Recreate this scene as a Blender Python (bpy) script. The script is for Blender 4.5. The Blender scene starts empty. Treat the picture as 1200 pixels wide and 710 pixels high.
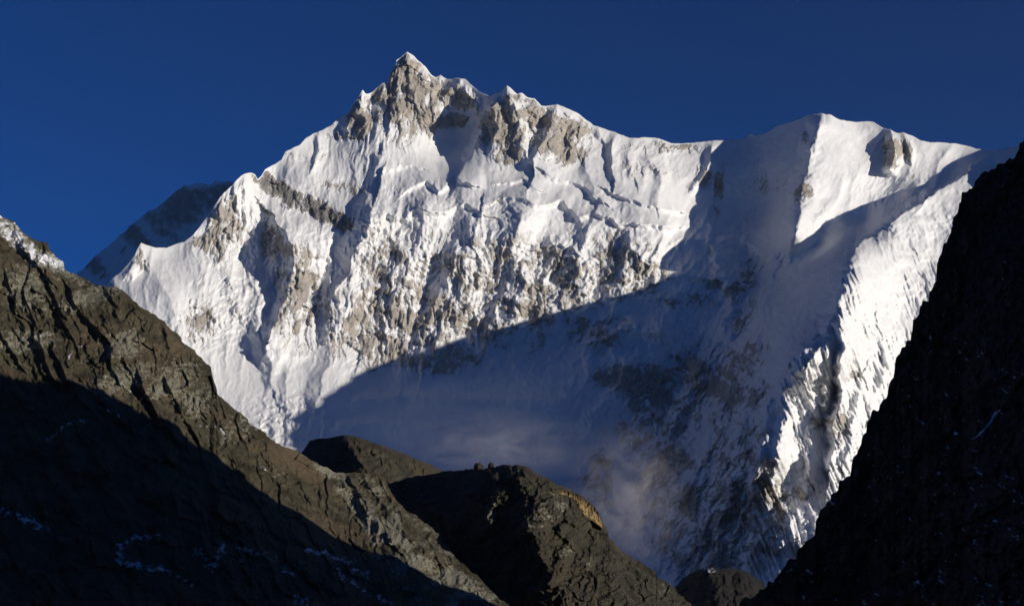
import bpy, math, random
import numpy as np

SC = bpy.context.scene
COL = SC.collection
R = math.radians

# ------------------------------------------------------------------ camera
F = 1650.0                      # focal length in photo pixels (photo is 1200 x 710)
PITCH = math.atan((700 - 355) / F)
cam_d = bpy.data.cameras.new('camera')
cam = bpy.data.objects.new('camera', cam_d)
COL.objects.link(cam)
cam.rotation_euler = (math.pi / 2 + PITCH, 0, 0)
cam_d.sensor_width = 36.0
cam_d.lens = 36.0 * F / 1200.0
cam_d.clip_start = 0.5
cam_d.clip_end = 200000
SC.camera = cam

# ------------------------------------------------------------------ light
SUN_AZ, SUN_EL = R(60), R(6.0)  # azimuth measured from straight behind the camera towards the right
S = np.array([math.sin(SUN_AZ) * math.cos(SUN_EL), -math.cos(SUN_AZ) * math.cos(SUN_EL), math.sin(SUN_EL)])
w = bpy.data.worlds.new('World'); SC.world = w; w.use_nodes = True
nt = w.node_tree; nt.nodes.clear()
sky = nt.nodes.new('ShaderNodeTexSky'); sky.sky_type = 'NISHITA'; sky.sun_disc = False
sky.sun_elevation = SUN_EL
sky.sun_rotation = math.atan2(S[0], S[1])
sky.altitude = 5200; sky.air_density = 0.75; sky.dust_density = 0.15; sky.ozone_density = 5.5
bg = nt.nodes.new('ShaderNodeBackground'); bg.inputs['Strength'].default_value = 0.082
out = nt.nodes.new('ShaderNodeOutputWorld')
hs = nt.nodes.new('ShaderNodeHueSaturation'); hs.inputs['Hue'].default_value = 0.503; hs.inputs['Saturation'].default_value = 1.03
nt.links.new(sky.outputs[0], hs.inputs['Color']); nt.links.new(hs.outputs[0], bg.inputs[0]); nt.links.new(bg.outputs[0], out.inputs[0])
sun_d = bpy.data.lights.new('sun', 'SUN'); sun_d.energy = 4.5; sun_d.angle = R(0.5); sun_d.color = (1.0, 0.91, 0.785)
sun = bpy.data.objects.new('sun', sun_d); COL.objects.link(sun)
from mathutils import Vector
sun.rotation_euler = Vector(S).to_track_quat('Z', 'Y').to_euler()
sun.location = (3000, -2000, 3000)
SC.view_settings.view_transform = 'Standard'; SC.view_settings.look = 'None'
SC.view_settings.exposure = 0.0; SC.view_settings.gamma = 1.0; SC.view_settings.use_curve_mapping = False
SC.render.engine = 'CYCLES'
SC.cycles.use_denoising = True
SC.cycles.max_bounces = 6; SC.cycles.diffuse_bounces = 4; SC.cycles.volume_bounces = 1
GROUND = -110.0

# ------------------------------------------------------------------ noise
_rng = np.random.default_rng(7)
_perm = np.concatenate([_rng.permutation(256)] * 3).astype(np.int32)
_ang = _rng.random(256).astype(np.float32) * 2 * np.pi
_gx, _gy = np.cos(_ang), np.sin(_ang)

def perlin(x, y, seed=0):
    x = np.asarray(x, np.float32) + np.float32(seed * 17.31 + 300); y = np.asarray(y, np.float32) + np.float32(seed * 7.77 + 300)
    xf = np.floor(x); yf = np.floor(y)
    xi = xf.astype(np.int32); yi = yf.astype(np.int32)
    fx = x - xf; fy = y - yf
    def g(ix, iy, dx, dy):
        h = _perm[_perm[(ix + seed * 31) & 255] + (iy & 255)]
        return _gx[h] * dx + _gy[h] * dy
    sx = fx * fx * fx * (fx * (fx * 6 - 15) + 10); sy = fy * fy * fy * (fy * (fy * 6 - 15) + 10)
    a = g(xi, yi, fx, fy); b = g(xi + 1, yi, fx - 1, fy)
    c = g(xi, yi + 1, fx, fy - 1); d = g(xi + 1, yi + 1, fx - 1, fy - 1)
    return ((a + (b - a) * sx) + ((c + (d - c) * sx) - (a + (b - a) * sx)) * sy) * 1.5

def fbm(x, y, seed=0, octs=4, gain=0.5, lac=2.03):
    s = 0; a = 1.0; t = 0
    for i in range(octs):
        s = s + a * perlin(x, y, seed + i); t += a
        x = x * lac; y = y * lac; a *= gain
    return s / t

def ridged(x, y, seed=0, octs=4, gain=0.5, lac=2.1):
    """ridged multifractal, 0..1, sharp crests"""
    s = 0; a = 1.0; t = 0; wgt = 1.0
    for i in range(octs):
        r = 1 - np.abs(perlin(x, y, seed + i)) * 1.35
        r = np.clip(r, 0, 1) ** 2
        s = s + a * r * wgt; t += a
        wgt = np.clip(r * 1.6, 0.15, 1)
        x = x * lac; y = y * lac; a *= gain
    return s / t

_c0 = _rng.random((256, 4)).astype(np.float32)

def facets(x, y, seed=0, tilt=1.0):
    """broken rock: cells that each carry their own tilted plane, about -1..1"""
    x = np.asarray(x, np.float32) + np.float32(seed * 3.7 + 300); y = np.asarray(y, np.float32) + np.float32(seed * 5.3 + 300)
    xi = np.floor(x).astype(np.int32); yi = np.floor(y).astype(np.int32)
    best = np.full(x.shape, 9, np.float32); h = np.zeros(x.shape, np.float32)
    for i in (-1, 0, 1):
        for j in (-1, 0, 1):
            k = _perm[_perm[(xi + i + seed * 29) & 255] + ((yi + j) & 255)]
            dx = x - xi - i - _c0[k, 0]; dy = y - yi - j - _c0[k, 1]
            d = dx * dx + dy * dy
            m = d < best
            best = np.where(m, d, best)
            h = np.where(m, (_c0[k, 2] - .5) * 1.1 + tilt * ((_c0[k, 3] - .65) * 2 * dx + (_c0[(k + 77) & 255, 2] - .5) * 1.6 * dy), h)
    return h

def rot(U, V, deg):
    """(cross, along) coordinates of a slope whose fall line leans deg from vertical towards the right"""
    c, s = math.cos(R(deg)), math.sin(R(deg))
    return U * c - V * s, U * s + V * c

def sstep(a, b, x):
    t = np.clip((x - a) / (b - a), 0, 1)
    return t * t * (3 - 2 * t)

# ------------------------------------------------------------------ geometry helpers
cp, sp = math.cos(PITCH), math.sin(PITCH)
def ray(u, v):
    a = (u - 600.0) / F; b = (355.0 - v) / F
    y = cp - b * sp
    return a / y, (sp + b * cp) / y          # x, z for unit forward distance

def at(u, v, d):
    x, z = ray(u, v)
    return np.array([x * d, d, z * d])

def field(points, soft=28.0):
    """smooth surface through scattered (u, v, value) points"""
    P = np.array(points, np.float64)
    X = P[:, :2] / 100.0; c = soft / 100.0
    d = np.sqrt(((X[:, None] - X[None]) ** 2).sum(-1) + c * c)
    n = len(P)
    A = np.zeros((n + 3, n + 3)); A[:n, :n] = d; A[:n, n] = 1; A[:n, n + 1:] = X
    A[n, :n] = 1; A[n + 1:, :n] = X.T
    b = np.zeros(n + 3); b[:n] = P[:, 2]
    A[:n, :n] -= np.eye(n) * 0.002
    wv = np.linalg.solve(A, b).astype(np.float32)
    X = X.astype(np.float32)
    def f(U, V):
        shp = U.shape
        u = (U.ravel() / 100).astype(np.float32); v = (V.ravel() / 100).astype(np.float32)
        r = wv[n] + wv[n + 1] * u + wv[n + 2] * v
        for i in range(n):
            r += wv[i] * np.sqrt((u - X[i, 0]) ** 2 + (v - X[i, 1]) ** 2 + np.float32(c * c))
        return r.reshape(shp)
    return f

def rib(H, U, V, pts, h, wl, wr, p=1.2):
    """raise a crest along a polyline (drawn from top to bottom); wl / wr are the widths of its two flanks"""
    pts = np.array(pts, np.float32); m = max(wl, wr)
    sel = (U > pts[:, 0].min() - m) & (U < pts[:, 0].max() + m) & (V > pts[:, 1].min() - m) & (V < pts[:, 1].max() + m)
    u = U[sel]; v = V[sel]
    best = np.full(u.shape, 1e9, np.float32); side = np.zeros(u.shape, np.float32)
    for (x0, y0), (x1, y1) in zip(pts[:-1], pts[1:]):
        dx, dy = x1 - x0, y1 - y0
        t = np.clip(((u - x0) * dx + (v - y0) * dy) / (dx * dx + dy * dy), 0, 1)
        d = np.hypot(u - x0 - t * dx, v - y0 - t * dy)
        k = d < best
        best = np.where(k, d, best); side = np.where(k, dx * (v - y0) - dy * (u - x0), side)
    ww = np.where(side > 0, wl, wr)
    H[sel] += h * np.clip(1 - best / ww, 0, 1) ** p

def stroke(U, V, pts, wd):
    """1 on a polyline falling to 0 at distance wd"""
    pts = np.array(pts, np.float32); M = np.zeros(U.shape, np.float32)
    sel = (U > pts[:, 0].min() - wd) & (U < pts[:, 0].max() + wd) & (V > pts[:, 1].min() - wd) & (V < pts[:, 1].max() + wd)
    u = U[sel]; v = V[sel]; best = np.full(u.shape, 1e9, np.float32)
    for (x0, y0), (x1, y1) in zip(pts[:-1], pts[1:]):
        dx, dy = x1 - x0, y1 - y0
        t = np.clip(((u - x0) * dx + (v - y0) * dy) / (dx * dx + dy * dy), 0, 1)
        best = np.minimum(best, np.hypot(u - x0 - t * dx, v - y0 - t * dy))
    M[sel] = np.clip(1 - best / wd, 0, 1)
    return M

def blobs(U, V, lst):
    M = np.zeros(U.shape, np.float32)
    for b in lst:
        u, v, ru, rv, wgt = b[:5]; deg = b[5] if len(b) > 5 else 0
        c, a = rot(U - u, V - v, deg)
        q = (c / ru) ** 2 + (a / rv) ** 2
        M = np.maximum(M, wgt * np.exp(-q ** 1.5 * 0.8))
    return M

def grid(us, sky_pts, bot, rows, jitter=0.0, seed=50, jl=9.0, power=1.0, octs=4, block=0.0):
    sk = np.array(sky_pts, np.float64)
    top = np.interp(us, sk[:, 0], sk[:, 1])
    if jitter:
        top = top + jitter * (fbm(us / jl, us * 0 + 3.3, seed, octs, 0.6)) + block * facets(us / (jl * .8), us * 0 + .5, seed)
    t = np.linspace(0, 1, rows) ** power
    b = bot(us) if callable(bot) else np.full_like(us, bot)
    V = top[None] + t[:, None] * (b - top)[None]
    U = np.broadcast_to(us[None], V.shape)
    return U.astype(np.float32).copy(), V.astype(np.float32)

def rough_line(pts, amp, step=3.0, lam=26.0, seed=1):
    """a ragged version of a drawn outline: broken blocks pushed in and out at right angles to it"""
    p = np.array(pts, float); L = np.concatenate([[0], np.cumsum(np.hypot(*np.diff(p, axis=0).T))])
    s = np.arange(0, L[-1], step); x = np.interp(s, L, p[:, 0]); y = np.interp(s, L, p[:, 1])
    tx = np.gradient(x); ty = np.gradient(y); q = np.hypot(tx, ty)
    d = amp * (fbm(s / lam, s * 0 + 1.7, seed, 4, .55) + .45 * facets(s / (lam * .6), s * 0 + .5, seed) + .25 * facets(s / (lam * .22), s * 0 + .5, seed + 2))
    x = x - ty / q * d; y = y + tx / q * d
    x = np.maximum.accumulate(x + np.arange(len(x)) * 1e-4)
    return np.stack([x, y], 1)

def relief(name, U, V, D, attrs, mat, back_slope=1.0, back_rows=44, parent=None, back_step=0.02):
    """ONE closed-backed mountain mesh: the visible face row by row, then its far side down to the ground"""
    x, z = ray(U.astype(np.float64), V.astype(np.float64))
    P = np.stack([x * D, D.astype(np.float64), z * D], -1)
    crest = P[0]
    dirh = crest[:, :2] / np.linalg.norm(crest[:, :2], axis=1, keepdims=True)
    fall = np.maximum(crest[:, 2] - GROUND + 20, 1.0)
    bk = []
    rr = np.linspace(0, 1, back_rows + 1)[1:] ** 1.5
    for q in rr[::-1]:
        wob = 1 + 0.25 * fbm(U[0] / 60.0, U[0] * 0 + q * 4, 77, 3)
        p = crest.copy()
        p[:, :2] += dirh * (fall * q / back_slope * wob)[:, None]
        p[:, :2] += dirh * (fall * .05 * min(1, q * 4) * (facets(U[0] / 30.0, U[0] * 0 + q * 9, 41) + .5 * facets(U[0] / 9.0, U[0] * 0 + q * 22, 43)))[:, None]
        p[:, 2] -= fall * q
        bk.append(p)
    P = np.concatenate([np.array(bk), P], 0)
    n, m = P.shape[:2]
    me = bpy.data.meshes.new(name)
    me.vertices.add(n * m)
    me.vertices.foreach_set('co', P.reshape(-1).astype(np.float32))
    idx = np.arange(n * m, dtype=np.int32).reshape(n, m)
    q = np.stack([idx[:-1, :-1], idx[1:, :-1], idx[1:, 1:], idx[:-1, 1:]], -1).reshape(-1, 4)
    me.loops.add(q.size); me.loops.foreach_set('vertex_index', q.ravel())
    me.polygons.add(len(q))
    me.polygons.foreach_set('loop_start', np.arange(0, q.size, 4, dtype=np.int32))
    me.polygons.foreach_set('use_smooth', np.ones(len(q), bool))
    for k, A in attrs.items():
        A = np.concatenate([np.repeat(A[:1], len(bk), 0), A], 0)
        at_ = me.attributes.new(k, 'FLOAT', 'POINT')
        at_.data.foreach_set('value', A.reshape(-1).astype(np.float32))
    me.update(calc_edges=True); me.validate()
    me.materials.append(mat)
    o = bpy.data.objects.new(name, me); COL.objects.link(o)
    if parent: o.parent = parent
    return o

def tag(o, label=None, cat=None, kind=None, group=None):
    if label: o['label'] = label
    if cat: o['category'] = cat
    if kind: o['kind'] = kind
    if group: o['group'] = group
    return o

# ------------------------------------------------------------------ materials
class N:
    def __init__(s, name):
        s.m = bpy.data.materials.new(name); s.m.use_nodes = True; s.t = s.m.node_tree; s.t.nodes.clear()
    def n(s, typ, **kw):
        nd = s.t.nodes.new(typ)
        for k, v in kw.items():
            if isinstance(k, str) and hasattr(nd, k): setattr(nd, k, v)
        return nd
    def link(s, a, b): s.t.links.new(a, b)
    def attr(s, name):
        a = s.n('ShaderNodeAttribute'); a.attribute_name = name; return a.outputs['Fac']
    def coord(s, scale=(1, 1, 1), rotz=(0, 0, 0)):
        c = s.n('ShaderNodeTexCoord'); mp = s.n('ShaderNodeMapping')
        mp.inputs['Scale'].default_value = scale; mp.inputs['Rotation'].default_value = rotz
        s.link(c.outputs['Object'], mp.inputs[0]); return mp.outputs[0]
    def noise(s, vec, scale, detail=4, rough=0.6, dist=0.0):
        t = s.n('ShaderNodeTexNoise'); t.inputs['Scale'].default_value = scale
        t.inputs['Detail'].default_value = detail; t.inputs['Roughness'].default_value = rough
        t.inputs['Distortion'].default_value = dist
        s.link(vec, t.inputs['Vector']); return t.outputs['Fac']
    def math(s, op, a, b=None, c=None, clamp=False):
        m = s.n('ShaderNodeMath', operation=op); m.use_clamp = clamp
        for i, v in enumerate((a, b, c)):
            if v is None: continue
            if isinstance(v, (int, float)): m.inputs[i].default_value = v
            else: s.link(v, m.inputs[i])
        return m.outputs[0]
    def ramp(s, fac, stops):
        r = s.n('ShaderNodeValToRGB'); e = r.color_ramp.elements
        while len(e) < len(stops): e.new(0.5)
        for el, (p, c) in zip(e, stops):
            el.position = p; el.color = (*c, 1) if len(c) == 3 else c
        s.link(fac, r.inputs[0]); return r.outputs[0]
    def mix(s, fac, a, b):
        m = s.n('ShaderNodeMix', data_type='RGBA')
        for i, v in ((0, fac), (6, a), (7, b)):
            if isinstance(v, (int, float)): m.inputs[i].default_value = v
            elif isinstance(v, tuple): m.inputs[i].default_value = (*v, 1)
            else: s.link(v, m.inputs[i])
        return m.outputs[2]
    def maprange(s, v, a, b, c=0.0, d=1.0):
        m = s.n('ShaderNodeMapRange'); m.interpolation_type = 'SMOOTHSTEP'
        s.link(v, m.inputs[0])
        for i, x in enumerate((a, b, c, d)): m.inputs[i + 1].default_value = x
        return m.outputs[0]
    def bump(s, h, strength, dist):
        b = s.n('ShaderNodeBump'); b.inputs['Strength'].default_value = strength; b.inputs['Distance'].default_value = dist
        s.link(h, b.inputs['Height']); return b.outputs[0]
    def done(s, color, rough=0.8, normal=None, spec=0.2):
        p = s.n('ShaderNodeBsdfPrincipled'); o = s.n('ShaderNodeOutputMaterial')
        s.link(color, p.inputs['Base Color'])
        if isinstance(rough, float): p.inputs['Roughness'].default_value = rough
        else: s.link(rough, p.inputs['Roughness'])
        p.inputs['Specular IOR Level'].default_value = spec
        if normal is not None: s.link(normal, p.inputs['Normal'])
        s.link(p.outputs[0], o.inputs[0]); return s.m

def snow_rock(name, rocks, snow=(0.77, 0.78, 0.79), unit=1.0, soft=0.26, nz=0.42, bump=1.0):
    """snow over rock: the 'rock' attribute says where rock shows, fine noise breaks its edge; unit = size of the finest grain in metres"""
    k = N(name); co = k.coord(); cz = k.coord((1, 1, 0.35))
    f1 = k.noise(cz, 1 / (22 * unit), 5, 0.65, 0.4); f2 = k.noise(co, 1 / (90 * unit), 4, 0.6); f3 = k.noise(k.coord((1, 1, 4)), 1 / (60 * unit), 4, 0.6)
    m = k.math('ADD', k.attr('rock'), k.math('MULTIPLY', k.math('SUBTRACT', f1, 0.5), nz * 2))
    m = k.maprange(m, 0.5 - soft, 0.5 + soft)
    rc = k.ramp(f2, rocks)
    rc = k.mix(k.maprange(f3, 0.5, 0.66, 0.0, 0.5), rc, rocks[0][1])
    rc = k.mix(k.math('MULTIPLY', k.attr('dark'), 0.8), rc, (0.05, 0.046, 0.042))
    sn = k.mix(k.maprange(f2, 0.35, 0.7), snow, tuple(c * 0.93 for c in snow))
    rc = k.mix(0.16, rc, snow)
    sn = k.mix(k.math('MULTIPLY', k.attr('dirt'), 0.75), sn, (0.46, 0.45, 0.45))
    col = k.mix(m, sn, rc)
    h = k.math('ADD', k.math('MULTIPLY', f1, 1.0), k.math('MULTIPLY', k.noise(co, 1 / (7 * unit), 4, 0.6), 0.4))
    hm = k.math('MULTIPLY', h, k.math('ADD', k.math('MULTIPLY', m, 0.85), 0.15))
    return k.done(col, 0.75, k.bump(hm, bump, 9 * unit), 0.15)

M_MAIN = snow_rock('mountain snow and rock', [(0.28, (0.125, 0.112, 0.097)), (0.48, (0.28, 0.243, 0.195)), (0.7, (0.42, 0.365, 0.285))])
# ------------------------------------------------------------------ the snow mountain
K = 1000.0
MAIN_SKY = [(-260, 520), (-60, 440), (60, 395), (100, 352), (113, 342), (125, 333), (133, 325), (142, 318), (150, 309), (157, 300), (161, 291), (165, 284), (172, 287), (183, 290), (196, 290), (208, 285),
    (216, 283), (226, 275), (233, 267), (241, 256), (247, 248), (253, 238), (262, 226), (272, 217), (282, 206), (288, 203), (294, 202), (299, 204), (302, 210),
    (306, 206), (311, 198), (320, 193), (330, 187), (334, 178), (342, 174), (352, 169), (358, 162), (366, 157), (378, 152), (388, 147), (395, 140), (403, 135), (409, 132),
    (413, 122), (419, 116), (422, 110), (425, 105), (428, 110), (430, 110), (436, 108), (442, 103), (448, 97), (454, 96), (457, 86), (463, 78), (464, 71), (470, 66), (477, 61),
    (484, 65), (490, 71), (499, 79), (505, 87), (510, 91), (516, 88), (524, 93), (529, 93), (536, 91), (545, 93), (555, 102), (562, 108), (575, 113), (580, 110), (588, 107),
    (594, 100), (599, 104), (605, 110), (612, 109), (619, 115), (626, 115), (634, 124), (640, 124), (653, 122), (664, 127), (676, 132), (688, 141), (696, 147), (708, 151), (720, 155), (733, 160), (740, 162),
    (752, 161), (766, 161), (775, 163), (786, 168), (800, 168), (815, 167), (832, 165), (850, 164), (865, 163), (875, 161), (879, 158), (884, 159), (895, 157), (904, 152), (912, 147),
    (922, 144), (932, 141), (945, 136), (955, 134), (963, 133), (972, 134), (984, 140), (996, 142), (1006, 143), (1014, 142), (1024, 143), (1034, 150), (1042, 152), (1052, 156), (1058, 155), (1066, 158),
    (1078, 164), (1090, 167), (1105, 167), (1120, 168), (1134, 171), (1146, 175), (1160, 176), (1174, 175), (1186, 173), (1200, 171), (1230, 158), (1270, 140), (1330, 158), (1460, 230)]
MAIN_D = [
    (-260, 520, 8.6), (-100, 460, 8.4), (0, 410, 8.3), (100, 338, 8.45), (125, 318, 8.35), (165, 284, 8.55), (196, 290, 8.65), (240, 256, 8.8), (292, 203, 9.05), (150, 330, 8.25), (200, 340, 8.2), (100, 420, 7.6), (0, 480, 7.3), (-200, 600, 7.2),
    (310, 203, 9.35), (350, 238, 9.2), (400, 266, 8.9), (320, 195, 9.42), (400, 140, 9.85), (350, 210, 9.3), (400, 230, 9.25), (430, 240, 9.15), (380, 170, 9.7), (425, 108, 9.9),
    (477, 62, 10.05), (470, 140, 9.72), (440, 115, 9.95), (420, 170, 9.62), (512, 92, 10.1), (540, 93, 10.05), (510, 165, 9.85), (490, 182, 9.62), (535, 170, 9.93), (530, 130, 10.0), (595, 102, 9.8), (592, 185, 9.5), (653, 123, 9.85), (640, 188, 9.5), (560, 200, 9.45),
    (700, 150, 9.9), (740, 162, 9.9), (800, 168, 10.05), (880, 161, 10.1), (910, 148, 10.0), (965, 134, 9.75), (1010, 143, 9.9), (1050, 157, 9.75), (1100, 167, 9.75), (1150, 175, 9.75), (1200, 171, 9.7), (1300, 160, 9.3), (1460, 230, 9.2),
    (600, 206, 9.38), (540, 208, 9.4), (470, 200, 9.45), (650, 215, 9.35), (720, 200, 9.55), (760, 225, 9.35), (500, 240, 9.05), (560, 246, 9.05), (620, 240, 9.05), (700, 262, 9.05), (760, 265, 9.02), (850, 200, 9.85),
    (430, 330, 8.7), (450, 400, 8.45), (430, 425, 8.25), (550, 330, 8.75), (550, 420, 8.42), (500, 280, 8.9), (640, 300, 8.9), (640, 370, 8.72), (740, 310, 8.85), (700, 360, 8.7), (600, 400, 8.5),
    (330, 290, 8.75), (330, 380, 8.35), (305, 300, 8.85), (250, 330, 8.45), (250, 400, 8.1), (200, 430, 7.68), (300, 440, 7.95), (400, 440, 8.05), (350, 500, 7.5), (455, 437, 8.2), (400, 300, 8.85), (300, 560, 7.0), (150, 560, 7.0), (360, 560, 7.0),
    (800, 250, 9.45), (820, 285, 9.25), (900, 250, 9.6), (860, 320, 9.0), (900, 330, 8.9), (930, 300, 8.75), (780, 340, 8.82), (720, 400, 8.42), (800, 400, 8.45), (890, 400, 7.75), (800, 470, 7.95), (860, 470, 7.2),
    (560, 470, 7.95), (500, 500, 7.45), (600, 520, 7.35), (650, 440, 8.2), (700, 480, 7.85), (780, 540, 7.3), (840, 540, 6.55), (700, 580, 6.95), (500, 600, 6.7), (600, 620, 6.6), (780, 620, 6.6), (850, 620, 6.0), (900, 620, 5.6), (800, 690, 5.9), (700, 740, 5.9), (400, 740, 6.2), (100, 740, 6.2), (-200, 740, 6.2),
    (950, 190, 9.45), (941, 225, 9.2), (933, 270, 8.55), (1000, 200, 9.45), (965, 250, 9.1), (1060, 210, 9.5), (1000, 258, 9.12), (1045, 236, 9.35), (960, 287, 8.8), (1010, 270, 8.98), (1110, 200, 9.6),
    (1012, 283, 8.35), (996, 294, 7.75), (986, 318, 7.1), (984, 350, 6.65), (1058, 251, 9.0), (1040, 262, 8.8), (1075, 240, 9.15), (1130, 230, 9.1), (935, 422, 6.0), (966, 387, 6.3), (893, 525, 5.7), (1050, 300, 8.0), (1100, 270, 8.7), (1040, 340, 7.3), (1050, 400, 6.8), (1000, 450, 6.35), (960, 500, 6.0), (930, 560, 5.7), (1040, 470, 6.5), (950, 640, 5.4), (1150, 400, 7.0), (1200, 300, 7.7), (1350, 420, 7.2), (1100, 560, 6.1), (1300, 740, 5.6), (1000, 740, 5.2), (1450, 500, 6.9)]

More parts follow.
